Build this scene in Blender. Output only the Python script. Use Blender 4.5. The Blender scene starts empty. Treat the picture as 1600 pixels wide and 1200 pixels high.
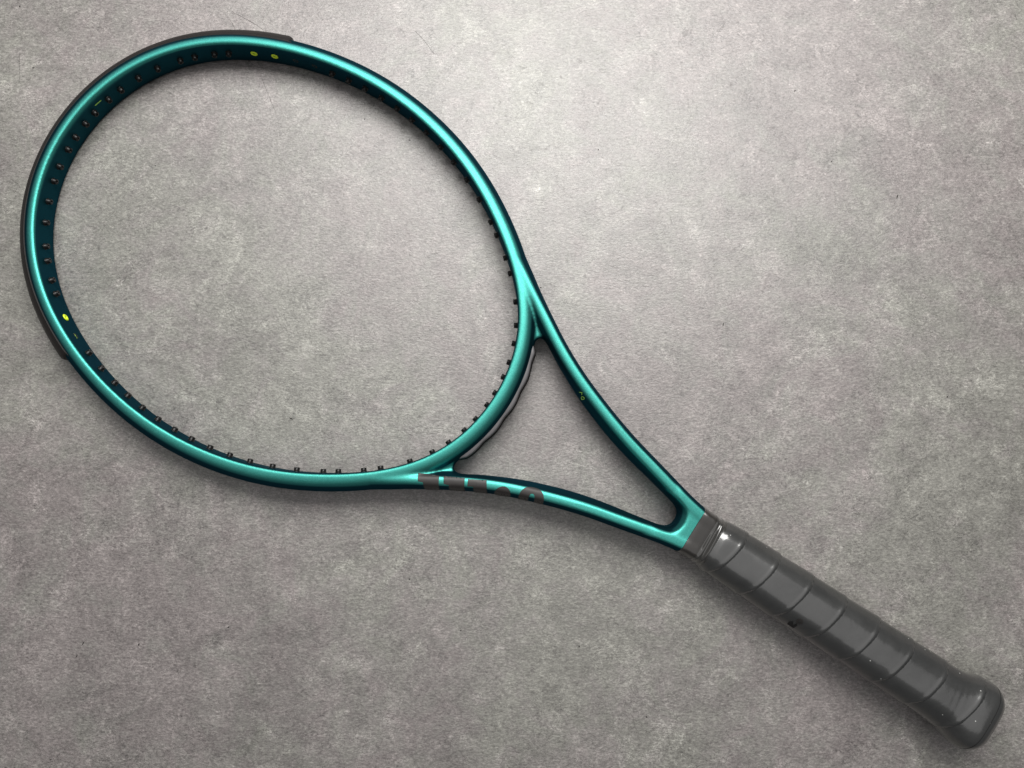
import bpy, bmesh, math, random
import numpy as np
from mathutils import Vector, Matrix
from mathutils.bvhtree import BVHTree

random.seed(4)
rng = np.random.default_rng(7)
sc = bpy.context.scene
MM = 0.001

# ------------------------------------------------------------------ camera
CAM_H = 0.485
TILT = math.radians(5.071)
cam_d = bpy.data.cameras.new('camera')
cam_d.sensor_width = 36.0
cam_d.lens = 36.0 * 1202.0 / 1600.0
cam_d.clip_start = 0.01
cam_d.clip_end = 20.0
cam = bpy.data.objects.new('camera', cam_d)
sc.collection.objects.link(cam)
cam.location = (0, 0, CAM_H)
cam.rotation_euler = (TILT, 0, 0)
sc.camera = cam

# ------------------------------------------------------------------ world and lamps
w = bpy.data.worlds.new('World')
sc.world = w
w.use_nodes = True
bg = w.node_tree.nodes['Background']
bg.inputs[0].default_value = (0.95, 0.97, 1.0, 1)
bg.inputs[1].default_value = 0.095


def area(name, loc, target, sx, sy, power, col, spread=180):
    l = bpy.data.lights.new(name, 'AREA')
    l.shape = 'RECTANGLE'
    l.size, l.size_y = sx, sy
    l.energy = power
    l.color = col
    l.spread = math.radians(spread)
    o = bpy.data.objects.new(name, l)
    sc.collection.objects.link(o)
    o.location = loc
    v = Vector(target) - Vector(loc)
    o.rotation_euler = v.to_track_quat('-Z', 'Y').to_euler()
    return o


# daylight from a window beyond the head of the picture, and the pale ceiling above
area('window_light', (0.06, 0.60, 0.78), (0.0, 0.10, 0), 0.80, 0.50, 15.2, (1.0, 0.985, 0.955))
area('ceiling_light', (0.0, 0.0, 1.75), (0, 0, 0), 2.4, 2.0, 9.5, (1.0, 0.98, 0.97))

sc.view_settings.view_transform = 'Standard'
sc.view_settings.look = 'None'
sc.view_settings.gamma = 1
sc.view_settings.exposure = 0.03


# ------------------------------------------------------------------ node helpers
class NT:
    def __init__(s, name):
        s.m = bpy.data.materials.new(name)
        s.m.use_nodes = True
        s.t = s.m.node_tree
        s.b = s.t.nodes['Principled BSDF']

    def n(s, typ, **kw):
        x = s.t.nodes.new(typ)
        for k, v in kw.items():
            if k.startswith('i_'):
                x.inputs[int(k[2:]) if k[2:].isdigit() else k[2:].replace('_', ' ')].default_value = v
            else:
                setattr(x, k, v)
        return x

    def l(s, a, b):
        s.t.links.new(a, b)

    def set(s, **kw):
        for k, v in kw.items():
            s.b.inputs[k.replace('_', ' ')].default_value = v
        return s

    def coords(s, scale=(1, 1, 1), out='Object'):
        tc = s.n('ShaderNodeTexCoord')
        mp = s.n('ShaderNodeMapping')
        mp.inputs['Scale'].default_value = scale
        s.l(tc.outputs[out], mp.inputs[0])
        return mp.outputs[0]

    def noise(s, vec, scale, detail=2, rough=.5, dist=0, lac=2):
        x = s.n('ShaderNodeTexNoise')
        x.inputs['Scale'].default_value = scale
        x.inputs['Detail'].default_value = detail
        x.inputs['Roughness'].default_value = rough
        x.inputs['Lacunarity'].default_value = lac
        x.inputs['Distortion'].default_value = dist
        s.l(vec, x.inputs['Vector'])
        return x

    def math(s, op, a, b=None, c=None, clamp=False):
        x = s.n('ShaderNodeMath', operation=op, use_clamp=clamp)
        for i, v in enumerate((a, b, c)):
            if v is None:
                continue
            if isinstance(v, (int, float)):
                x.inputs[i].default_value = v
            else:
                s.l(v, x.inputs[i])
        return x.outputs[0]

    def ramp(s, fac, stops):
        x = s.n('ShaderNodeValToRGB')
        e = x.color_ramp.elements
        while len(e) < len(stops):
            e.new(.5)
        for k, (p, c) in enumerate(stops):
            e[k].position = p
            e[k].color = c if len(c) == 4 else (*c, 1)
        s.l(fac, x.inputs[0])
        return x.outputs[0]

    def mix(s, fac, a, b, typ='MIX'):
        x = s.n('ShaderNodeMix', data_type='RGBA', blend_type=typ)
        for i, v in ((0, fac), (6, a), (7, b)):
            if isinstance(v, (int, float)):
                x.inputs[i].default_value = v
            elif isinstance(v, tuple):
                x.inputs[i].default_value = v if len(v) == 4 else (*v, 1)
            else:
                s.l(v, x.inputs[i])
        return x.outputs[2]

    def bump(s, h, strength, dist, normal=None):
        x = s.n('ShaderNodeBump')
        x.inputs['Strength'].default_value = strength
        x.inputs['Distance'].default_value = dist
        s.l(h, x.inputs['Height'])
        if normal is not None:
            s.l(normal, x.inputs['Normal'])
        return x.outputs[0]


# ------------------------------------------------------------------ materials
def mat_floor():
    t = NT('stone_look_floor')
    v = t.coords((1, 1, 1))
    vx = t.coords((0.62, 1.2, 1))                  # slight sideways grain
    def N(vec, sc_, det=4, rg_=.6, dist=0.):
        return t.math('SUBTRACT', t.noise(vec, sc_, det, rg_, dist).outputs[0], .5)

    def wires(vec, sc_, lev, width, dist, det=4):
        n = t.noise(vec, sc_, det, .62, dist).outputs[0]
        r = t.math('ABSOLUTE', t.math('SUBTRACT', n, lev))
        return t.math('SUBTRACT', 1, t.math('DIVIDE', r, width), clamp=True)

    def patch(sc_, lev, gain, det=5, dist=.8):
        return t.math('MULTIPLY', t.math('SUBTRACT', t.noise(v, sc_, det, .68, dist).outputs[0], lev), gain, clamp=True)
    big = N(v, 7, 3, .6, .3)
    mid = N(v, 30, 6, .65, .9)
    small = N(vx, 240, 6, .75, 1.2)
    grain = N(vx, 700, 3, .75, .4)
    pA = patch(36, .47, 7)
    worn = patch(8, .52, 6, 7, 1.0)                         # regions where the pale threads gather
    pB = patch(48, .50, 9, 6, 1.2)
    w1 = t.math('MULTIPLY', wires(v, 120, .5, .034, 3.2, 5), t.math('MULTIPLY', pA, pB))
    w2 = t.math('MULTIPLY', wires(vx, 260, .5, .060, 3.0, 3), t.math('ADD', t.math('MULTIPLY', pB, .75), .25))
    w3 = t.math('MULTIPLY', wires(v, 300, .44, .05, 2.6, 3), t.math('ADD', t.math('MULTIPLY', patch(36, .48, 9, 6, 1.5), .8), .2))
    w4 = t.math('MULTIPLY', wires(v, 62, .5, .014, 2.2, 8), pA)
    crack = t.math('MULTIPLY', wires(v, 40, .49, .012, 2.4, 9), patch(12, .50, 10, 3))
    pits = t.math('MULTIPLY', t.math('SUBTRACT', .42, t.noise(v, 75, 8, .75, 1.6).outputs[0]), 9, clamp=True)
    blots = patch(21, .55, 12, 7, 1.4)
    fl = t.math('MULTIPLY', t.math('SUBTRACT', t.noise(vx, 330, 4, .6, 1.8).outputs[0], .535), 11, clamp=True)
    fl = t.math('MULTIPLY', fl, patch(85, .47, 6, 6, 1.8))
    dk = t.math('MULTIPLY', t.math('SUBTRACT', .45, t.noise(v, 260, 4, .6, 1.6).outputs[0]), 12, clamp=True)
    dk = t.math('MULTIPLY', dk, patch(44, .50, 8, 6, 1.4))
    val = t.math('MULTIPLY', big, .22)
    for n_, k_ in ((mid, .34), (small, .55), (grain, 1.0)):
        val = t.math('ADD', val, t.math('MULTIPLY', n_, k_))
    for n_, k_ in ((w1, .26), (w2, .27), (w3, -.24), (w4, .16), (crack, -.30), (pits, -.17), (blots, -.07), (worn, -.045), (fl, .15), (dk, -.16)):
        val = t.math('ADD', val, t.math('MULTIPLY', n_, k_))
    val = t.math('ADD', val, .46)
    col = t.ramp(val, [(0, (.050, .047, .045)), (.3, (.135, .128, .123)), (.5, (.205, .197, .189)), (.7, (.310, .299, .286)), (1, (.56, .545, .525))])
    hue = t.math('ADD', t.noise(v, 5.5, 3, .5, .4).outputs[0], t.math('MULTIPLY', N(v, 34, 6, .7, .9), .9))
    tint = t.ramp(hue, [(.36, (1.0, .925, .94)), (.5, (1, .972, .958)), (.64, (.985, 1.0, .94))])
    col = t.mix(1.0, col, tint, 'MULTIPLY')
    t.l(col, t.b.inputs['Base Color'])
    rg = t.math('ADD', t.math('MULTIPLY', small, .30), .43)
    rg = t.math('ADD', rg, t.math('MULTIPLY', pits, .12))
    t.l(rg, t.b.inputs['Roughness'])
    t.set(IOR=1.75)
    h = t.math('ADD', t.math('MULTIPLY', small, .5), t.math('MULTIPLY', grain, .5))
    h = t.math('ADD', h, t.math('MULTIPLY', mid, .4))
    t.l(t.bump(h, .6, .0006), t.b.inputs['Normal'])
    return t.m


def mat_paint():
    t = NT('emerald_metallic_paint')
    v = t.coords()
    vo = t.n('ShaderNodeTexVoronoi')
    vo.inputs['Scale'].default_value = 2600
    t.l(v, vo.inputs['Vector'])
    fl = t.n('ShaderNodeSeparateColor')
    t.l(vo.outputs['Color'], fl.inputs[0])
    base = t.mix(t.math('MULTIPLY', fl.outputs[0], .28), (.050, .31, .268), (.145, .57, .51))
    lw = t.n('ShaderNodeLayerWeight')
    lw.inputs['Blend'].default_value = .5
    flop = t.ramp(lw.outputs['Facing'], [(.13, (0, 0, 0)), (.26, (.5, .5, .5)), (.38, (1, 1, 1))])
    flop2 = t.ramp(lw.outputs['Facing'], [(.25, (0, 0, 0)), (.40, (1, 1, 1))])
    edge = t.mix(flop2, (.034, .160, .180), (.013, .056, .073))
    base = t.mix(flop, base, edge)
    t.l(base, t.b.inputs['Base Color'])
    # pigment turns to navy at grazing angles (edge tint of the metal flake)
    t.set(Metallic=.93, Specular_Tint=(.12, .36, .44, 1))
    rg = t.math('ADD', t.math('MULTIPLY', fl.outputs[1], .08), .43)
    t.l(rg, t.b.inputs['Roughness'])
    dust = t.noise(v, 900, 2, .5).outputs[0]
    t.l(t.bump(fl.outputs[2], .22, .00006), t.b.inputs['Normal'])
    return t.m


def mat_plain(name, col, rough=.5, bump=0, bscale=900, coat=0, coat_r=.2, metallic=0, vary=.12, spec=.5):
    t = NT(name)
    v = t.coords()
    n1 = t.noise(v, bscale, 4, .6).outputs[0]
    n2 = t.noise(v, 60, 3, .6).outputs[0]
    k = t.math('ADD', t.math('MULTIPLY', n1, vary), t.math('MULTIPLY', n2, vary))
    k = t.math('ADD', k, 1 - vary)
    x = t.n('ShaderNodeCombineColor')
    for i in range(3):
        t.l(t.math('MULTIPLY', k, col[i]), x.inputs[i])
    t.l(x.outputs[0], t.b.inputs['Base Color'])
    t.set(Metallic=metallic, Coat_Weight=coat, Coat_Roughness=coat_r)
    t.b.inputs['Specular IOR Level'].default_value = spec
    t.l(t.math('ADD', t.math('MULTIPLY', n2, .12), rough - .06), t.b.inputs['Roughness'])
    if bump:
        t.l(t.bump(n1, bump, .0002), t.b.inputs['Normal'])
    return t.m


def mat_grip():
    t = NT('charcoal_wrapped_leather')
    v = t.coords()
    n1 = t.noise(v, 1300, 3, .6).outputs[0]
    n2 = t.noise(v, 70, 4, .6, .5).outputs[0]
    base = t.ramp(n2, [(.3, (.0245, .025, .0245)), (.7, (.036, .0365, .036))])
    # grains of dust lying on the film
    vo = t.n('ShaderNodeTexVoronoi')
    vo.inputs['Scale'].default_value = 260
    t.l(v, vo.inputs['Vector'])
    rc = t.n('ShaderNodeSeparateColor')
    t.l(vo.outputs['Color'], rc.inputs[0])
    dot = t.math('MULTIPLY', t.math('LESS_THAN', vo.outputs['Distance'], .085), t.math('GREATER_THAN', rc.outputs[0], .86))
    col = t.mix(t.math('MULTIPLY', dot, .75), base, (.6, .6, .58))
    t.l(col, t.b.inputs['Base Color'])
    t.l(t.math('ADD', t.math('MULTIPLY', n2, .14), .36), t.b.inputs['Roughness'])
    t.set(Coat_Weight=1.0, Coat_Roughness=.18, Coat_IOR=1.75)
    nn = t.bump(n1, .10, .0001)
    t.l(t.bump(n2, .35, .0006, nn), t.b.inputs['Normal'])
    t.l(t.bump(n2, .30, .0006), t.b.inputs['Coat Normal'])
    return t.m


M_floor = mat_floor()
M_paint = mat_paint()
M_grip = mat_grip()
M_bumper = mat_plain('black_bumper_plastic', (.014, .012, .0115), .5, .25, 1500, spec=.25)
M_peg = mat_plain('black_grommet_plastic', (.005, .005, .005), .34, 0, spec=.26)
M_lime = mat_plain('lime_grommet_plastic', (.72, .92, .02), .4)
M_grey = mat_plain('grey_strip_plastic', (.105, .10, .105), .45, .1)
M_print = mat_plain('dark_grey_print', (.024, .021, .020), .52)
M_limeprint = mat_plain('lime_print', (.40, .74, .10), .5)
M_collar = mat_plain('black_collar_rubber', (.022, .020, .018), .34, .08, coat=.6, coat_r=.12)
M_hole = mat_plain('hole_black', (.006, .006, .006), .7)
M_film = mat_plain('glossy_film', (.035, .034, .032), .16, coat=1, coat_r=.06)
M_speck = mat_plain('dark_lint', (.03, .027, .025), .8)


# ------------------------------------------------------------------ object helpers
def mesh_obj(name, verts, faces, mat, parent=None, smooth=True, label=None):
    me = bpy.data.meshes.new(name)
    me.from_pydata([tuple(map(float, v)) for v in verts], [], faces)
    me.update()
    me.materials.append(mat)
    if smooth:
        me.polygons.foreach_set('use_smooth', [True] * len(me.polygons))
    o = bpy.data.objects.new(name, me)
    sc.collection.objects.link(o)
    if parent:
        o.parent = parent
    if label:
        o['label'] = label
    return o


def copy_part(src, parent, mtx):
    c = src.copy()
    sc.collection.objects.link(c)
    c.parent = parent
    c.matrix_local = mtx
    return c


# ------------------------------------------------------------------ floor
S = 1.6
NX = 8
fv = [(-S + 2 * S * i / NX, -S + 2 * S * j / NX, 0) for j in range(NX + 1) for i in range(NX + 1)]
ff = [(j * (NX + 1) + i, j * (NX + 1) + i + 1, (j + 1) * (NX + 1) + i + 1, (j + 1) * (NX + 1) + i) for j in range(NX) for i in range(NX)]
floor = mesh_obj('floor', fv, ff, M_floor, smooth=False)
floor['kind'] = 'structure'

# ------------------------------------------------------------------ the racket (own frame: x from tip to butt, y across, z up from its axis)
ANG = math.radians(33.211)
ORG = (-0.131187, 0.109995)
AX_Z, AX_S = 12.9, 0.0095
racket = bpy.data.objects.new('tennis_racket', None)
sc.collection.objects.link(racket)
racket.location = (ORG[0], ORG[1], 0)
racket.rotation_euler = (0, -math.atan(AX_S), -ANG)
racket['label'] = 'unstrung emerald green tennis racket with charcoal grip lying on the grey floor'
racket['category'] = 'tennis racket'


def toW(p):
    """racket mm -> parent metres (the axis runs AX_Z above the base)"""
    return (p[0] * MM, p[1] * MM, (p[2] + AX_Z) * MM)


PEGS = [(-171.4, 5.3), (-170.5, 14.4), (-168.3, 26.3), (-165.8, 35.9), (-161.0, 48.5), (-154.1, 60.3), (-145.1, 72.7),
        (-138.5, 79.4), (-129.2, 88.2), (-121.8, 93.6), (-107.8, 102.0), (-95.5, 107.4), (-82.6, 112.2), (-70.4, 116.0), (-58.3, 118.9),
        (-46.8, 120.7), (-34.9, 121.7), (-22.7, 122.5), (-10.4, 122.0), (1.7, 121.0), (14.2, 119.1), (27.0, 116.2),
        (39.5, 112.4), (52.8, 107.4), (66.4, 101.1), (80.5, 93.0), (88.2, 88.0), (100.7, 78.8), (108.5, 72.0),
        (121.6, 59.2), (129.7, 46.8), (134.6, 36.4), (138.6, 25.0), (140.9, 15.5), (141.9, 4.4)]
q = np.array(PEGS)
ph = np.arctan2(q[:, 1], q[:, 0])
rr = np.hypot(q[:, 0], q[:, 1])
NF = 12
A_ = np.stack([np.cos(k * ph) for k in range(NF)], 1)
reg = np.diag([0.02 * (k / 6.0) ** 4 for k in range(NF)])
RC = np.linalg.solve(A_.T @ A_ + reg, A_.T @ rr)
CREST = 3.9           # crest of the tube outside the grommet middles
AIN, AOUT, BH = 3.2, 8.0, 10.7


def hoop_r(t):
    return sum(RC[k] * np.cos(k * t) for k in range(NF))


def hoop_curve(N):
    t = np.linspace(-np.pi, np.pi, N, endpoint=False)
    r = hoop_r(t)
    x, y = r * np.cos(t), r * np.sin(t)
    dx = (np.roll(x, -1) - np.roll(x, 1))
    dy = (np.roll(y, -1) - np.roll(y, 1))
    L = np.hypot(dx, dy)
    nx, ny = dy / L, -dx / L
    return t, x + nx * CREST, y + ny * CREST, nx, ny


def seg_dist(px, py, ax, ay, bx, by):
    """distance of grid points to a polyline given as segments"""
    best = np.full(px.shape, 1e9)
    for i in range(len(ax)):
        ux, uy = bx[i] - ax[i], by[i] - ay[i]
        L2 = ux * ux + uy * uy + 1e-12
        tt = np.clip(((px - ax[i]) * ux + (py - ay[i]) * uy) / L2, 0, 1)
        dd = (px - ax[i] - tt * ux) ** 2 + (py - ay[i] - tt * uy) ** 2
        np.minimum(best, dd, out=best)
    return np.sqrt(best)


def inside_poly(px, py, X, Y):
    c = np.zeros(px.shape, bool)
    n = len(X)
    for i in range(n):
        j = (i + 1) % n
        cond = ((Y[i] > py) != (Y[j] > py))
        xi = (X[j] - X[i]) * (py - Y[i]) / (Y[j] - Y[i] + 1e-12) + X[i]
        c ^= cond & (px < xi)
    return c


def chaikin(P, n, closed=True):
    P = np.array(P, float)
    for _ in range(n):
        Q = np.roll(P, -1, 0) if closed else P[1:]
        B = P if closed else P[:-1]
        R = np.empty((len(B) * 2, 2))
        R[0::2] = B * .75 + Q * .25
        R[1::2] = B * .25 + Q * .75
        if not closed:
            R = np.vstack([P[:1], R, P[-1:]])
        P = R
    return P


def smin(a, b, k):
    h = np.maximum(k - np.abs(a - b), 0) / k
    return np.minimum(a, b) - h * h * k * .25


def smax(a, b, k):
    return -smin(-a, -b, k)


# outer outline of the throat (half width against x), and the triangular opening
OUT = [(60.5, 118.2), (73.2, 111.9), (87.7, 103.6), (101.5, 93.2), (114.0, 83.6), (122.9, 77.4), (132.0, 71.2), (143.0, 64.3), (157.6, 55.6),
       (170.9, 48.6), (185.0, 42.3), (206.0, 34.6), (227.5, 27.9), (248.0, 23.2), (269.0, 18.0), (280.0, 15.8), (290.0, 14.3), (300, 13.2), (312, 12.4)]
OUT = chaikin(OUT, 2, False)
xo = np.linspace(62, 311, 250)
yo = np.interp(xo, OUT[:, 0], OUT[:, 1])
ker = np.ones(9) / 9
yo = np.convolve(np.r_[yo[0] + (yo[0] - yo[1:5][::-1]), yo, yo[-1] + (yo[-1] - yo[-5:-1][::-1])], ker, 'valid')
half = [(145.6, 38.5), (144.2, 44.8), (146.6, 49.2), (151.9, 48.0), (160.5, 42.6), (171.9, 36.6), (186, 29.9), (197, 25.7), (208.6, 21.5), (224, 17.0),
        (240, 13.5), (252.3, 11.3), (261.5, 9.4), (270, 7.6), (274.0, 4.8), (274.9, 1.2)]
OPEN = half + [(x, -y) for x, y in half[::-1]] + [(145, -38), (150, -20), (152, 0), (150, 20), (145, 38)][0:0]
OPEN = [(138, 36)] + half + [(x, -y) for x, y in half[::-1]] + [(138, -36), (143, 0)]
OPEN = chaikin(OPEN, 2)

V = 0.9
gx = np.arange(-187, 309, V)
gy = np.arange(0, 140, V)             # upper half, mirrored afterwards
gz = np.arange(0, 14.6, V)
X2, Y2 = np.meshgrid(gx, gy, indexing='ij')
_, cx, cy, cnx, cny = hoop_curve(720)
up = cy > -6
ii = np.where(up)[0]
jj = (ii + 1) % 720
D = seg_dist(X2, Y2, cx[ii], cy[ii], cx[jj], cy[jj])
tt = np.arctan2(Y2, X2)
# inside/outside of the crest line
ins = inside_poly(X2, Y2, cx, cy)
s2 = np.where(ins, -D, D)
dout = seg_dist(X2, Y2, xo[:-1], yo[:-1], xo[1:], yo[1:])
dout = np.where(Y2 < np.interp(X2, xo, yo), dout, -dout)
dout = dout - 1.6 * (1 - np.clip((X2 - 96) / 26, 0, 1)) ** 1.5
OX, OY = OPEN[:, 0], OPEN[:, 1]
din = seg_dist(X2, Y2, OX, OY, np.roll(OX, -1), np.roll(OY, -1))
din = np.where(inside_poly(X2, Y2, OX, OY), -din, din)


def sstep(x, a, b):
    u = np.clip((x - a) / (b - a), 0, 1)
    return u * u * (3 - 2 * u)


def norm3(F):
    g = np.gradient(F, V)
    return F / np.clip(np.sqrt(g[0] ** 2 + g[1] ** 2 + g[2] ** 2), .02, 50)


s = s2[..., None]
x3 = X2[..., None]
z3 = gz[None, None, :]
do = dout[..., None]
di = din[..., None]
# hoop: flat inner wall, crest near it, long rounded outer flank
PI_, PO_ = 6.5, 2.0
zz = (z3 / BH)
gi = ((np.abs(s) / AIN) ** PI_ + zz ** PI_) ** (1 / PI_)
go = ((np.abs(s) / AOUT) ** PO_ + zz ** PO_) ** (1 / PO_)
Fh = norm3(np.where(s < 0, gi, go) - 1)
# throat arms
bt = BH + 0.9 * sstep(x3, 200, 285)
dc = 8.0 - 4.3 * sstep(x3, 92, 150)
db = np.maximum(7.4, dc + .6)
ga = ((np.maximum(dc - do, 0) / dc) ** PO_ + (z3 / bt) ** PO_) ** (1 / PO_)
Fa = norm3(ga - 1)
zs = np.sqrt(z3 ** 2 + .8) - .3
Fb = ((do - db + .1) * 8.0 + (zs - bt) * 4.8) / 9.33
arm = smax(Fa, Fb, 1.5)
arm = smax(arm, do - 11.9, 3.0)
# web at the yoke (low, hollowed) and the solid shoulder before the handle
hw = 3.4 + (bt - 3.4) * sstep(x3, 246, 270)
Fp = smax(zs - hw, ((3.7 - di) * 5.6 + (zs - bt) * 3.7) / 6.71, 1.2)
Fp = smax(Fp, Fa, 1.0)
thr = smin(arm, Fp, 1.6)
thr = smax(thr, -di, 1.3)
thr = np.maximum(thr, -(s + 1.2))
thr = np.maximum(thr, 96 - x3)
thr = np.maximum(thr, x3 - 290)
kk = 1.0
F = smin(Fh, thr, kk)
kw = 2.2 * sstep(x3, 112, 128)
F = np.where(kw > .2, smin(Fh, thr, np.maximum(kw, .2)), np.minimum(Fh, thr))
# mirror to full volume
Ffull = np.concatenate([F[:, 1:][:, ::-1], F], 1)
Ffull = np.concatenate([Ffull[:, :, 1:][:, :, ::-1], Ffull], 2)
gy_ = np.r_[-gy[1:][::-1], gy]
gz_ = np.r_[-gz[1:][::-1], gz]


def surface_nets(F, ox, oy, oz, h):
    inn = F < 0
    c = [inn[i:F.shape[0] - 1 + i, j:F.shape[1] - 1 + j, k:F.shape[2] - 1 + k] for i in (0, 1) for j in (0, 1) for k in (0, 1)]
    sm = sum(a.astype(np.int8) for a in c)
    act = (sm > 0) & (sm < 8)
    I, J, K = np.nonzero(act)
    idx = np.full(act.shape, -1, np.int64)
    idx[I, J, K] = np.arange(len(I))
    acc = np.zeros((len(I), 3))
    cnt = np.zeros(len(I))
    cor = [(i, j, k) for i in (0, 1) for j in (0, 1) for k in (0, 1)]
    for a in cor:
        for ax in range(3):
            if a[ax]:
                continue
            b = list(a)
            b[ax] = 1
            fa = F[I + a[0], J + a[1], K + a[2]]
            fb = F[I + b[0], J + b[1], K + b[2]]
            m = (fa < 0) != (fb < 0)
            t = np.where(m, fa / (fa - fb + 1e-20), 0)
            p = np.array(a, float)[None, :].repeat(len(I), 0)
            p[:, ax] = t
            acc[m] += p[m]
            cnt[m] += 1
    P = acc / cnt[:, None] + np.stack([I, J, K], 1)
    faces = []
    for ax in range(3):
        o1, o2 = [a for a in range(3) if a != ax]
        sl0 = [slice(1, -1)] * 3
        sl1 = [slice(1, -1)] * 3
        sl0[ax] = slice(0, -1)
        sl1[ax] = slice(1, None)
        f0 = inn[tuple(sl0)]
        f1 = inn[tuple(sl1)]
        e = np.argwhere(f0 != f1)
        sgn = f0[tuple(e.T)]
        e = e + 1
        e[:, ax] -= 1

        def at(d1, d2):
            g = e.copy()
            g[:, o1] -= d1
            g[:, o2] -= d2
            return idx[tuple(g.T)]
        qd = np.stack([at(1, 1), at(0, 1), at(0, 0), at(1, 0)], 1)
        flip = sgn if ax != 1 else ~sgn
        qd[~flip] = qd[~flip][:, ::-1]
        faces.append(qd)
    return P, np.vstack(faces)


P, Q = surface_nets(Ffull, 0, 0, 0, V)
G = np.stack(np.gradient(Ffull), -1)


def tri(Fv, P):
    i = np.floor(P).astype(int)
    i = np.minimum(i, np.array(Fv.shape[:3]) - 2)
    f = P - i
    out = 0
    for a in (0, 1):
        for b in (0, 1):
            for c in (0, 1):
                wgt = (f[:, 0] if a else 1 - f[:, 0]) * (f[:, 1] if b else 1 - f[:, 1]) * (f[:, 2] if c else 1 - f[:, 2])
                v = Fv[i[:, 0] + a, i[:, 1] + b, i[:, 2] + c]
                out = out + (wgt[:, None] * v if v.ndim > 1 else wgt * v)
    return out


for _ in range(3):
    f = tri(Ffull, P)
    g = tri(G, P)
    P = P - np.clip(f / (np.sum(g * g, 1) + 1e-6), -.4, .4)[:, None] * g
PM = P * V + np.array([gx[0], gy_[0], gz_[0]])
# light Laplacian fairing so the highlights run clean
nv = len(PM)
E1 = Q.reshape(-1)
E2 = np.roll(Q, -1, 1).reshape(-1)
deg = np.bincount(E1, minlength=nv) + np.bincount(E2, minlength=nv)
for it in range(6):
    lam = .5 if it % 2 == 0 else -.52
    av = np.stack([(np.bincount(E1, PM[E2, k], nv) + np.bincount(E2, PM[E1, k], nv)) / deg for k in range(3)], 1)
    PM = PM + lam * (av - PM)
frame_v = np.stack([PM[:, 0] * MM, PM[:, 1] * MM, (PM[:, 2] + AX_Z) * MM], 1)
me = bpy.data.meshes.new('frame')
me.vertices.add(nv)
me.vertices.foreach_set('co', frame_v.astype(np.float32).ravel())
me.loops.add(len(Q) * 4)
me.loops.foreach_set('vertex_index', Q.astype(np.int32).ravel())
me.polygons.add(len(Q))
me.polygons.foreach_set('loop_start', np.arange(0, len(Q) * 4, 4, dtype=np.int32))
me.polygons.foreach_set('use_smooth', np.ones(len(Q), bool))
me.update(calc_edges=True)
me.validate()
me.materials.append(M_paint)
frame = bpy.data.objects.new('frame', me)
sc.collection.objects.link(frame)
frame.parent = racket
frame['label'] = 'emerald metallic hoop and open throat of the racket'
print('frame verts', nv, 'area sign', sum(p.normal.z * p.area for p in me.polygons if p.center.z > (AX_Z + 9) * MM))
bvh = BVHTree.FromPolygons([Vector(v) for v in PM.tolist()], [tuple(a) for a in Q.tolist()])


# ------------------------------------------------------------------ sweeps
def sweep_hoop(t0, t1, N, prof, ends=True):
    """sweep a closed (s, z) profile, prof(u, phi) -> list, along the crest line from angle t0 to t1"""
    t = np.linspace(t0, t1, N)
    r = hoop_r(t)
    e = 1e-3
    xa, ya = hoop_r(t - e) * np.cos(t - e), hoop_r(t - e) * np.sin(t - e)
    xb, yb = hoop_r(t + e) * np.cos(t + e), hoop_r(t + e) * np.sin(t + e)
    L = np.hypot(xb - xa, yb - ya)
    nx, ny = (yb - ya) / L, -(xb - xa) / L
    x, y = r * np.cos(t) + nx * CREST, r * np.sin(t) + ny * CREST
    arc = np.r_[0, np.cumsum(np.hypot(np.diff(x), np.diff(y)))]
    vs, fs = [], []
    m = None
    for i in range(N):
        pr = prof(arc[i], arc[-1])
        m = len(pr)
        for (s_, z_) in pr:
            vs.append(toW((x[i] + nx[i] * s_, y[i] + ny[i] * s_, z_)))
    for i in range(N - 1):
        for j in range(m):
            a, b = i * m + j, i * m + (j + 1) % m
            fs.append((a, b, b + m, a + m))
    fs.append(tuple(range(m))[::-1])
    fs.append(tuple(range((N - 1) * m, N * m)))
    return vs, fs


def top_z(s_):
    return BH * (1 - (abs(s_) / AOUT) ** PO_) ** (1 / PO_) if abs(s_) < AOUT else 0


def bumper_prof(a, L):
    e = min(a, L - a)
    k = 1 - (1 - min(e / 4.0, 1)) ** 2.6           # rounded thick end
    k = max(k, .02)
    k2 = min(1, .35 + e / 60)
    top = [(3.8, top_z(3.8) - .5), (3.85, top_z(3.8) + .15), (4.4, top_z(4.4) + .5 * k), (5.6, top_z(5.6) + .9 * k), (7.3, 6.4 + .9 * k), (8.6, 4.9 + .8 * k)]
    s_out = 8.0 + 3.1 * k
    side = [(8.6 + (s_out - 8.6) * .55, 3.9), (8.6 + (s_out - 8.6) * .9, 2.4), (s_out, 0)]
    t = top + side
    b_ = [(x, -z) for x, z in t[:-1]][::-1]
    return t + b_ + [(3.5, -5), (3.5, 5)]


TB0 = math.atan2(124.0, -96.0)
vs, fs = sweep_hoop(TB0, 2 * math.pi - TB0, 260, bumper_prof)
bumper = mesh_obj('bumper_guard', vs, fs, M_bumper, racket)


# thin rim of the guard that lies in the groove and reaches a little past both ends
def rim_prof(a, L):
    return [(3.35, top_z(3.35) - .6), (3.35, top_z(3.35) + .10), (3.92, top_z(3.92) + .12), (3.92, top_z(3.9) - .6)]


TR0 = TB0 - .012
vs, fs = sweep_hoop(TR0, 2 * math.pi - TR0, 240, rim_prof)
mesh_obj('guard_rim', vs, fs, M_hole, bumper, label='thin black edge where the guard meets the paint')


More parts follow.
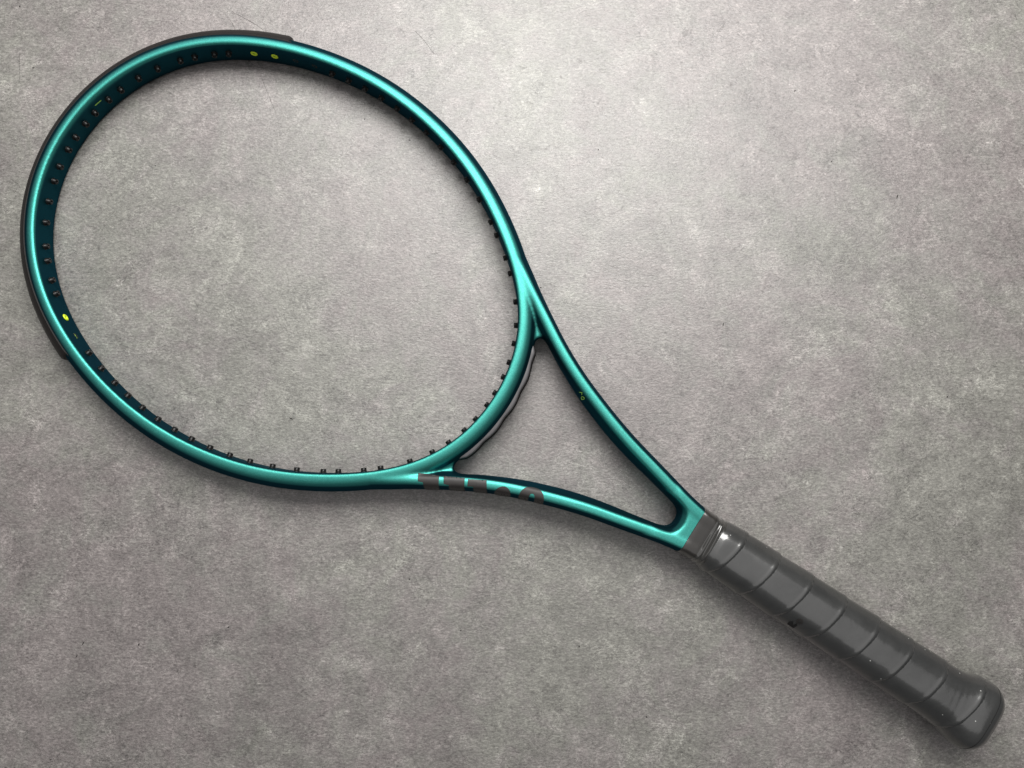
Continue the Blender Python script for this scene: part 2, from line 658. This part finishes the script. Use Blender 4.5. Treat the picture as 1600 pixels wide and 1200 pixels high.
def strip_prof(a, L):
    ph_ = (a / 17.5) % 1.0
    bumpk = .5 - .5 * math.cos(2 * math.pi * ph_)
    e = min(a, L - a)
    k = min(1, e / 5.0) ** .6
    so = 7.0 + (2.0 + 0.8 * bumpk ** .7) * k
    zt = 4.2
    t = [(6.0, zt), (so - .6, zt), (so - .15, zt - .5), (so, zt - 1.2)]
    return t + [(x, -z) for x, z in t[::-1]]


TS = math.radians(15.6)
vs, fs = sweep_hoop(-TS, TS, 130, strip_prof)
strip = mesh_obj('throat_grommet_strip', vs, fs, M_grey, racket, label='pale grey scalloped strip on the outside of the yoke')


def strip_low_prof(a, L):
    pr = strip_prof(a, L)
    so = max(p[0] for p in pr)
    return [(6, -3.0), (so + .7, -3.0), (so + .9, -3.6), (so + .9, -7.0), (6, -7.2)]


vs, fs = sweep_hoop(-TS, TS, 130, strip_low_prof)
mesh_obj('strip_backing', vs, fs, M_bumper, strip)


# ------------------------------------------------------------------ grommets
def lathe(profile, seg=16):
    """profile of (r, x) revolved about +X"""
    vs, fs = [], []
    for r_, x_ in profile:
        for k in range(seg):
            a = 2 * math.pi * k / seg
            vs.append((x_ * MM, r_ * math.cos(a) * MM, r_ * math.sin(a) * MM))
    for i in range(len(profile) - 1):
        for k in range(seg):
            a, b = i * seg + k, i * seg + (k + 1) % seg
            fs.append((a, b, b + seg, a + seg))
    return vs, fs


# local +X points to the centre of the hoop
peg_v, peg_f = lathe([(2.15, -1.2), (2.15, .1), (1.95, .3), (1.82, .35), (1.75, 2.0), (1.6, 2.34), (1.0, 2.4), (.8, 2.1), (.62, .8), (.02, .8)])
ring_v, ring_f = lathe([(2.25, -.8), (2.25, .25), (2.0, .55), (1.2, .6), (.85, .3), (.75, -.3), (.02, -.35)])
hole_v, hole_f = lathe([(1.9, -.6), (1.9, .1), (1.65, .16), (1.1, .12), (.9, -.4), (.02, -.4)])
protos = {}


def normal_at(x, y):
    t = math.atan2(y, x)
    e = 1e-3
    a = np.array([hoop_r(t - e) * math.cos(t - e), hoop_r(t - e) * math.sin(t - e)])
    b = np.array([hoop_r(t + e) * math.cos(t + e), hoop_r(t + e) * math.sin(t + e)])
    d = (b - a) / np.linalg.norm(b - a)
    r = hoop_r(t)
    return np.array([r * math.cos(t), r * math.sin(t)]), np.array([d[1], -d[0]])


def place_grommet(kind, x, y):
    base, n = normal_at(x, y)
    n = np.array(n, float)
    base = np.array([x, y]) + n * ((base - np.array([x, y])) @ n) * .6
    org = base + n * (CREST + 4)
    # start on the inner wall of the tube
    hit = bvh.ray_cast(Vector((base[0] - n[0] * 12, base[1] - n[1] * 12, 0)), Vector((n[0], n[1], 0)))
    p = hit[0] if hit[0] is not None else Vector((base[0], base[1], 0))
    mt = Matrix.Translation(Vector(toW((p[0], p[1], 0)))) @ Matrix.Rotation(math.atan2(-n[1], -n[0]), 4, 'Z')
    if kind not in protos:
        vf = {'peg': (peg_v, peg_f, M_peg), 'lime': (ring_v, ring_f, M_lime), 'hole': (hole_v, hole_f, M_hole)}[kind]
        o = mesh_obj('grommet', vf[0], vf[1], vf[2], racket)
        o.matrix_local = mt
        protos[kind] = o
        return o
    return copy_part(protos[kind], racket, mt)


for (x, y) in PEGS:
    for sg in (1, -1):
        kind = 'peg'
        if (x, sg) in ((-95.5, 1), (-107.8, 1), (-107.8, -1)):
            kind = 'lime'
        if (x, sg) in ((-82.6, 1), (-70.4, 1), (-95.5, -1)):
            kind = 'hole'
        o = place_grommet(kind, x, y * sg)
        if kind == 'lime':
            o['label'] = 'lime yellow ring grommet'
        elif kind == 'hole':
            o['label'] = 'dark grommet hole sunk in the inner wall'


def wall_mark(x0, y0, x1, y1, z0, z1, hw, name='lime_mark', mat=M_limeprint):
    """thin printed dash on the inner wall"""
    pts = []
    for u in np.linspace(0, 1, 6):
        x, y, z = x0 + (x1 - x0) * u, y0 + (y1 - y0) * u, z0 + (z1 - z0) * u
        base, n = normal_at(x, y)
        row = []
        for k in (-hw, hw):
            h = bvh.ray_cast(Vector((base[0] - n[0] * 10, base[1] - n[1] * 10, z + k)), Vector((n[0], n[1], 0)))
            p = h[0] - Vector((n[0], n[1], 0)) * .12
            row.append(toW(p))
        pts += row
    fs = [(2 * i, 2 * i + 1, 2 * i + 3, 2 * i + 2) for i in range(5)]
    return mesh_obj(name, pts, fs, mat, racket)


wall_mark(-168.2, 22.9, -169.2, 18.0, 3.5, 3.9, .35)
wall_mark(-97.0, -106.9, -93.6, -108.3, .8, .8, .32)

# ------------------------------------------------------------------ printed letters wrapped over the lower arm
from mathutils.geometry import delaunay_2d_cdt


def decal(name, outer, holes, mat, zref, lift=.24, step=.7, sideways=None, parent=racket, tree=None, label=None):
    """outlines in racket mm (x, y); dropped straight down onto the tube, running on down its outer flank"""
    tree = tree or bvh
    loops = [outer] + holes
    verts, edges = [], []
    for lp in loops:
        n0 = len(verts)
        dense = []
        for i in range(len(lp)):
            a, b = np.array(lp[i]), np.array(lp[(i + 1) % len(lp)])
            k = max(1, int(np.linalg.norm(b - a) / step))
            for j in range(k):
                dense.append(a + (b - a) * j / k)
        verts += [Vector((float(p[0]), float(p[1]))) for p in dense]
        edges += [(n0 + i, n0 + (i + 1) % len(dense)) for i in range(len(dense))]
    op = np.array(outer)
    x0, y0 = op.min(0)
    x1, y1 = op.max(0)
    gxs, gys = np.meshgrid(np.arange(x0 + .3, x1, step), np.arange(y0 + .3, y1, step))
    ok = inside_poly(gxs, gys, op[:, 0], op[:, 1])
    for h in holes:
        h = np.array(h)
        ok &= ~inside_poly(gxs, gys, h[:, 0], h[:, 1])
    verts += [Vector((float(a), float(b))) for a, b in zip(gxs[ok], gys[ok])]
    r = delaunay_2d_cdt(verts, edges, [], 0, 1e-4)
    v2, f2 = r[0], r[2]
    P3 = []
    for v in v2:
        P3.append(toW(sideways(v.x, v.y, tree, lift)))
    fs = []
    for f in f2:
        c = sum((v2[i] for i in f), Vector((0, 0))) / len(f)
        cx_, cy_ = np.array([c.x]), np.array([c.y])
        if not inside_poly(cx_, cy_, op[:, 0], op[:, 1])[0]:
            continue
        if any(inside_poly(cx_, cy_, np.array(h)[:, 0], np.array(h)[:, 1])[0] for h in holes):
            continue
        fs.append(tuple(f))
    return mesh_obj(name, P3, fs, mat, parent, label=label)


def wrap_lower(x, y, tree, lift):
    """x along the racket; y < -outline means further round the outer flank of the lower arm (arc length)"""
    yo_ = -float(np.interp(x, xo, yo))
    sl = (np.interp(x + 1, xo, yo) - np.interp(x - 1, xo, yo)) / 2
    n = Vector((-(-sl), -1, 0))
    n = Vector((-sl, -1, 0))
    n.normalize()
    c = Vector((x, yo_, 0)) - n * 5.0                 # axis inside the arm, 5 mm in from the outline
    off = (y - c.y)                                   # across distance from that axis, measured along y
    across = -off * abs(n.y)
    # map 'across' to an angle: 0 straight up, 90 degrees at the outline, beyond it down the flank
    if across < 5.0 - .8:
        o = Vector((x, y, 30))
        h = tree.ray_cast(o, Vector((0, 0, -1)))
        if h[0] is None:
            h = tree.find_nearest(Vector((x, y, BH)))
        p, nn = h[0], h[1]
        return p + nn * lift
    arc = across - 4.2
    a0 = (4.2, 7.5)
    th_ = math.atan2(a0[0], a0[1]) + arc / 7.5
    d = n * math.sin(th_) + Vector((0, 0, 1)) * math.cos(th_)
    cc = Vector((x, y, 0)) + n * (across * -1)
    o = cc + d * 40
    h = tree.ray_cast(o, -d)
    if h[0] is None:
        h = tree.find_nearest(cc)
    p, nn = h[0], h[1]
    return p + nn * lift


letters = [
    [(130.1, -61.0), (141.7, -55.7), (150.0, -69.5), (142.8, -73.0), (135.8, -64.0), (132.8, -65.1)],
    [(144.0, -54.4), (155.2, -48.4), (162.4, -60.8), (154.8, -65.0), (149.4, -56.9), (146.5, -58.0)],
    [(157.1, -47.8), (166.8, -42.4), (174.2, -53.4), (167.0, -57.2), (162.1, -49.8), (159.0, -51.4)],
]
for lp in letters:
    decal('printed_letter', lp, [], M_print, 10, sideways=wrap_lower)
dotc, dr = (179.2, -44.8), 4.9
decal('printed_letter', [(dotc[0] + dr * math.cos(a), dotc[1] + dr * math.sin(a) * 1.15) for a in np.linspace(0, 2 * math.pi, 24, endpoint=False)], [], M_print, 10, sideways=wrap_lower)
d_ = np.array([math.cos(math.radians(-28) + math.pi), math.sin(math.radians(-28) + math.pi)])
oc = (195.3, -38.2)


def ell(c, a, b, rot, n, pw=2.6):
    out = []
    for t in np.linspace(0, 2 * math.pi, n, endpoint=False):
        ct, st = math.cos(t), math.sin(t)
        u = a * math.copysign(abs(ct) ** (2 / pw), ct)
        v = b * math.copysign(abs(st) ** (2 / pw), st)
        out.append((c[0] + u * math.cos(rot) - v * math.sin(rot), c[1] + u * math.sin(rot) + v * math.cos(rot)))
    return out


decal('printed_letter', ell(oc, 7.6, 8.0, math.radians(22), 36), [ell((195.6, -38.5), 1.9, 4.9, math.radians(22), 20)], M_print, 10, sideways=wrap_lower)


# small lime characters on the inner bevel of the upper arm
def stroke(pts, wd, name, tree):
    vs, fs = [], []
    for i in range(len(pts) - 1):
        a, b = np.array(pts[i], float), np.array(pts[i + 1], float)
        d = (b - a) / np.linalg.norm(b - a)
        n = np.array([-d[1], d[0]]) * wd / 2
        a = a - d * wd * .3
        b = b + d * wd * .3
        k = len(vs)
        for p in (a + n, b + n, b - n, a - n):
            h = tree.ray_cast(Vector((p[0], p[1], 30)), Vector((0, 0, -1)))
            z = h[0] + h[1] * .12 if h[0] is not None else Vector((p[0], p[1], 0))
            vs.append(toW(z))
        fs.append((k, k + 3, k + 2, k + 1))
    return vs, fs


def arm_uv(u, v):
    """u mm along the upper arm, v mm in from its outline -> x, y"""
    y_ = float(np.interp(u, xo, yo))
    sl = float(np.interp(u + 1, xo, yo) - np.interp(u - 1, xo, yo)) / 2
    n = np.array([sl, -1.0])
    n /= np.linalg.norm(n)
    return (u + n[0] * v, y_ + n[1] * v)


U0 = 187.8
ch_v = [(0.2, 9.6), (1.5, 8.4), (2.6, 9.3)]
ch_9 = [(5.6, 10.6), (4.4, 10.9), (3.6, 10.3), (4.0, 9.5), (5.2, 9.2), (6.0, 9.8), (5.6, 10.6), (5.0, 11.1)]
for cset in (ch_v, ch_9):
    vs, fs = stroke([arm_uv(U0 + a * .8, 9.4 + (b - 9.4) * .8) for a, b in cset], .27, 'v', bvh)
    mesh_obj('lime_character', vs, fs, M_limeprint, racket, smooth=False)

# ------------------------------------------------------------------ collar
GAX_N = 96


def oct_r(th, a, b, cut=.20, p=9):
    """radius of a rounded octagon, half width a (y) and half height b (z)"""
    c, s_ = math.cos(th), math.sin(th)
    k = (a + b) / math.sqrt(2) * (1 - cut)
    v = (abs(c) / a) ** p + (abs(s_) / b) ** p + ((abs(c) + abs(s_)) / (k * math.sqrt(2))) ** p
    return v ** (-1 / p)


def loft(name, xs, rad, mat, parent, N=GAX_N, cap0=False, cap1=False, label=None, shear=0.0):
    vs, fs = [], []
    for x in xs:
        for k in range(N):
            th = 2 * math.pi * k / N
            r = rad(x, th)
            vs.append(toW((x + shear * r * math.cos(th), r * math.cos(th), r * math.sin(th))))
    for i in range(len(xs) - 1):
        for k in range(N):
            a, b = i * N + k, i * N + (k + 1) % N
            fs.append((a, b, b + N, a + N))
    if cap0:
        fs.append(tuple(range(N))[::-1])
    if cap1:
        fs.append(tuple(range((len(xs) - 1) * N, len(xs) * N)))
    return mesh_obj(name, vs, fs, mat, parent, label=label)


shaft_cache = {}


def shaft_r(x, th, add):
    xq = min(x, 288.0)
    d = Vector((0, math.cos(th), math.sin(th)))
    key = (round(xq, 2), round(th, 4))
    if key not in shaft_cache:
        h = bvh.ray_cast(Vector((xq, 0, 0)) + d * 40, -d)
        shaft_cache[key] = 40 - h[3] if h[0] is not None else 14.0
    return shaft_cache[key] + add


collar = loft('collar', [284.3, 284.32, 284.7, 288, 291, 293.4, 293.9, 294.0], lambda x, th: shaft_r(x, th, -.6 if x < 284.31 or x > 293.95 else (.25 if x < 284.5 or x > 293.6 else .45)), M_collar, racket, shear=0.0,
              label='smooth black rubber collar between the paint and the grip')


def film_r(x, th):
    u = (x - 293.2) / 7.0
    base = shaft_r(x, th, .5) * (1 - u) + oct_r(th, 15.9, 14.3, .25, 12) * u
    wr = .42 * math.sin(x * 1.9 + 1.4 * math.cos(th) + 1.5) * math.sin(math.pi * min(max(u, 0), 1))
    return base + wr


film = loft('film_edge', list(np.linspace(293.2, 300.4, 30)), film_r, M_film, racket, label='creased glossy film edge at the top of the grip')

# ------------------------------------------------------------------ grip: ribbon wound in a helix over an octagonal handle
PITCH = 22.6
SEAM0 = 311.0


GX_ = [290, 298, 303, 330, 380, 455, 462, 466, 470, 474, 478, 481, 484, 486.4, 487.9, 488.6]
GA_ = [15.5, 15.7, 16.4, 16.9, 17.1, 17.3, 17.6, 18.3, 19.8, 21.0, 21.5, 21.2, 20.0, 17.6, 13.8, 9.3]
GB_ = [14.0, 14.2, 14.9, 15.3, 15.4, 15.4, 15.4, 15.8, 16.6, 17.2, 17.3, 16.9, 15.8, 13.8, 11.0, 7.6]
_fx = np.arange(290, 488.61, .1)
_k = np.exp(-(np.arange(-30, 31) / 14.0) ** 2)
_k /= _k.sum()


def _soft(y):
    f = np.interp(_fx, GX_, y)
    g = np.convolve(np.r_[np.full(30, f[0]), f, np.full(30, f[-1])], _k, 'valid')
    w_ = np.clip((_fx - 484.5) / 2.0, 0, 1)          # keep the rounded end as drawn
    return g * (1 - w_) + f * w_


_ga, _gb = _soft(GA_), _soft(GB_)


def grip_half(x):
    return float(np.interp(x, _fx, _ga)), float(np.interp(x, _fx, _gb))


def seam_u(x, th):
    # 0 at a seam, 1 just before the next one; the winding climbs with the angle
    ph_ = (x - SEAM0 - 2.0 * max(0.0, math.sin(th)) ** 1.5 + 1.6 - PITCH * ((th - math.pi / 2) / (2 * math.pi)) * -1.0) / PITCH
    return ph_ - math.floor(ph_)


def wrap_off(x, th):
    u = seam_u(x, th)
    mm_ = u * PITCH
    back = (1 - u) * PITCH
    o = .05 + .50 * u
    o += .20 * math.exp(-((back - 1.5) / 1.1) ** 2)           # swollen edge before the seam
    o -= .13 * math.exp(-(min(mm_, back) / .35) ** 2)          # the seam itself
    return o


def grip_r(x, th):
    a, b = grip_half(x)
    cut = .262 if x < 455 else float(np.interp(x, [455, 475, 490], [.262, .235, .16]))
    r = oct_r(th, a, b, cut, float(np.interp(x, [298, 310, 455, 475], [10, 13, 13, 9])))
    fade = min(1, max(0, (x - 299) / 3)) * (1 - .9 * sstep(np.array(x), 481, 486))
    soft = .25 * math.sin(x * .16 + 3 * th) * .4
    soft += .022 * math.sin(x * 1.7 + 1.5 * math.sin(2 * th)) * math.exp(-((x - 461) / 5.0) ** 2) + .015 * math.sin(x * .8 + 2.3 * th) * math.sin(x * .11)
    return r + (wrap_off(x, th) + soft) * float(fade)


xs = [298.6] + list(np.arange(299.2, 470, .42)) + list(np.arange(470, 488.3, .4)) + [488.4, 488.6]
# smooth the half widths along the axis
grip = loft('grip', xs, grip_r, M_grip, racket, N=128, cap0=True, cap1=True, label='charcoal leather grip wound in a spiral under clear film')

gm = grip.data
gtree = BVHTree.FromPolygons([Vector((v.co.x / MM, v.co.y / MM, v.co.z / MM - AX_Z)) for v in gm.vertices], [tuple(p.vertices) for p in gm.polygons])


def seam_line(name, th0, th1, x_at, wd, mat, n=40, lift=.05):
    vs, fs = [], []
    for i in range(n):
        th = th0 + (th1 - th0) * i / (n - 1)
        for k in (-wd / 2, wd / 2):
            x = x_at(th) + k
            r = grip_r(x, th) + lift
            vs.append(toW((x, r * math.cos(th), r * math.sin(th))))
    for i in range(n - 1):
        fs.append((2 * i, 2 * i + 1, 2 * i + 3, 2 * i + 2))
    return mesh_obj(name, vs, fs, mat, grip)


# printed emblem on the lower flank of the grip
def wrap_grip(x, y, tree, lift):
    """y is the arc length round the handle from the lower left edge"""
    th = math.radians(180) - y / 17.0
    d = Vector((0, math.cos(th), math.sin(th)))
    h = tree.ray_cast(Vector((x, 0, 0)) + d * 40, -d)
    return h[0] + h[1] * lift


EMX, EMA = 360.6, 12.2
decal('printed_emblem', [(EMX - 1, EMA - 4), (EMX + 3.2, EMA - 4), (EMX + 3.2, EMA - .3), (EMX + 1.9, EMA + .8), (EMX + 1.6, EMA - 2), (EMX - .2, EMA + .6), (EMX - 1.6, EMA - 1.2)], [], M_hole, 0, step=.8, sideways=wrap_grip, tree=gtree)
decal('printed_emblem', ell((EMX + 2.2, EMA + 3.2), 1.9, 1.9, 0, 18, 2), [ell((EMX + 2.2, EMA + 3.2), .8, .8, 0, 10, 2)], M_print, 0, step=.6, sideways=wrap_grip, tree=gtree)

# end ring of the butt cap: the film line that runs round it
def cap_line(x0, wd):
    vs, fs = [], []
    N = 96
    for k in range(N):
        th = 2 * math.pi * k / N
        for q_ in (-wd / 2, wd / 2):
            x = x0 + q_
            r = grip_r(x, th) + .07
            vs.append(toW((x, r * math.cos(th), r * math.sin(th))))
    for k in range(N):
        a, b = 2 * k, 2 * ((k + 1) % N)
        fs.append((a, a + 1, b + 1, b))
    return mesh_obj('butt_cap_edge', vs, fs, M_hole, grip)


cap_line(480.6, .34)

# ------------------------------------------------------------------ lint and grit lying on the floor
def px_floor(px, py):
    """where a ray of the photograph meets the floor (used to read off positions)"""
    dx, dy, dz = (px - 800) / 1202, (600 - py) / 1202, -1.0
    c_, s_ = math.cos(TILT), math.sin(TILT)
    Y, Z = dy * c_ - dz * s_, dy * s_ + dz * c_
    t = CAM_H / -Z
    return dx * t, Y * t


BITS = [(31, 10, 4, 70), (52, 106, 4, 0), (243, 259, 3, 0), (455, 654, 9, -25), (1130, 507, 9, 75), (935, 234, 3, 0), (1242, 142, 4, 60), (570, 186, 3, 50),
        (130, 1005, 8, 60), (120, 1025, 7, 60), (79, 1186, 6, -20), (357, 980, 4, 0), (217, 1007, 5, 60), (1402, 307, 10, 70), (845, 449, 3, 0), (1299, 252, 3, 0),
        (1010, 1120, 4, 30), (640, 905, 3, 0), (1480, 620, 4, 15), (905, 1010, 4, 80), (300, 870, 3, 0), (720, 985, 3, 40), (640, 219, 3, 0)]
HAIRS = [[(362, 18), (385, 30), (402, 40), (412, 47)], [(359, 31), (365, 40), (368, 48)], [(649, 49), (662, 62), (675, 80), (679, 85)], [(408, 120), (420, 150), (432, 178)],
         [(30, 85), (31, 110), (30, 130)]]
bv, bf = [], []
for px_, py_, ln, an in BITS:
    x, y = px_floor(px_, py_)
    L_ = ln * .00036 / 2
    W_ = max(.00022, L_ * (.22 if ln > 5 else .7))
    a = math.radians(an)
    k = len(bv)
    for u, v_, z in ((-1, 0, .00015), (0, -1, .00015), (1, .1, .00015), (.1, 1, .00015), (0, 0, .00055)):
        bv.append((x + (u * L_ * math.cos(a) - v_ * W_ * math.sin(a)), y + (u * L_ * math.sin(a) + v_ * W_ * math.cos(a)), z))
    bf += [(k, k + 1, k + 4), (k + 1, k + 2, k + 4), (k + 2, k + 3, k + 4), (k + 3, k, k + 4), (k + 3, k + 2, k + 1, k)]
for h in HAIRS:
    P_ = chaikin(h, 2, False)
    k0 = len(bv)
    for i, p in enumerate(P_):
        a = P_[min(i + 1, len(P_) - 1)] - P_[max(i - 1, 0)]
        a = a / np.linalg.norm(a)
        x, y = px_floor(p[0], p[1])
        nx_, ny_ = a[1], a[0]
        for sd, z in ((-1, .00012), (0, .0002), (1, .00012)):
            bv.append((x + nx_ * sd * .00006, y + ny_ * sd * .00006, z))
    for i in range(len(P_) - 1):
        for j in (0, 1):
            a = k0 + i * 3 + j
            bf.append((a, a + 1, a + 4, a + 3))
lint = mesh_obj('floor_lint', bv, bf, M_speck, smooth=False)
lint['kind'] = 'stuff'
lint['label'] = 'dark specks of grit and fine hairs scattered on the grey floor'
lint['category'] = 'lint'
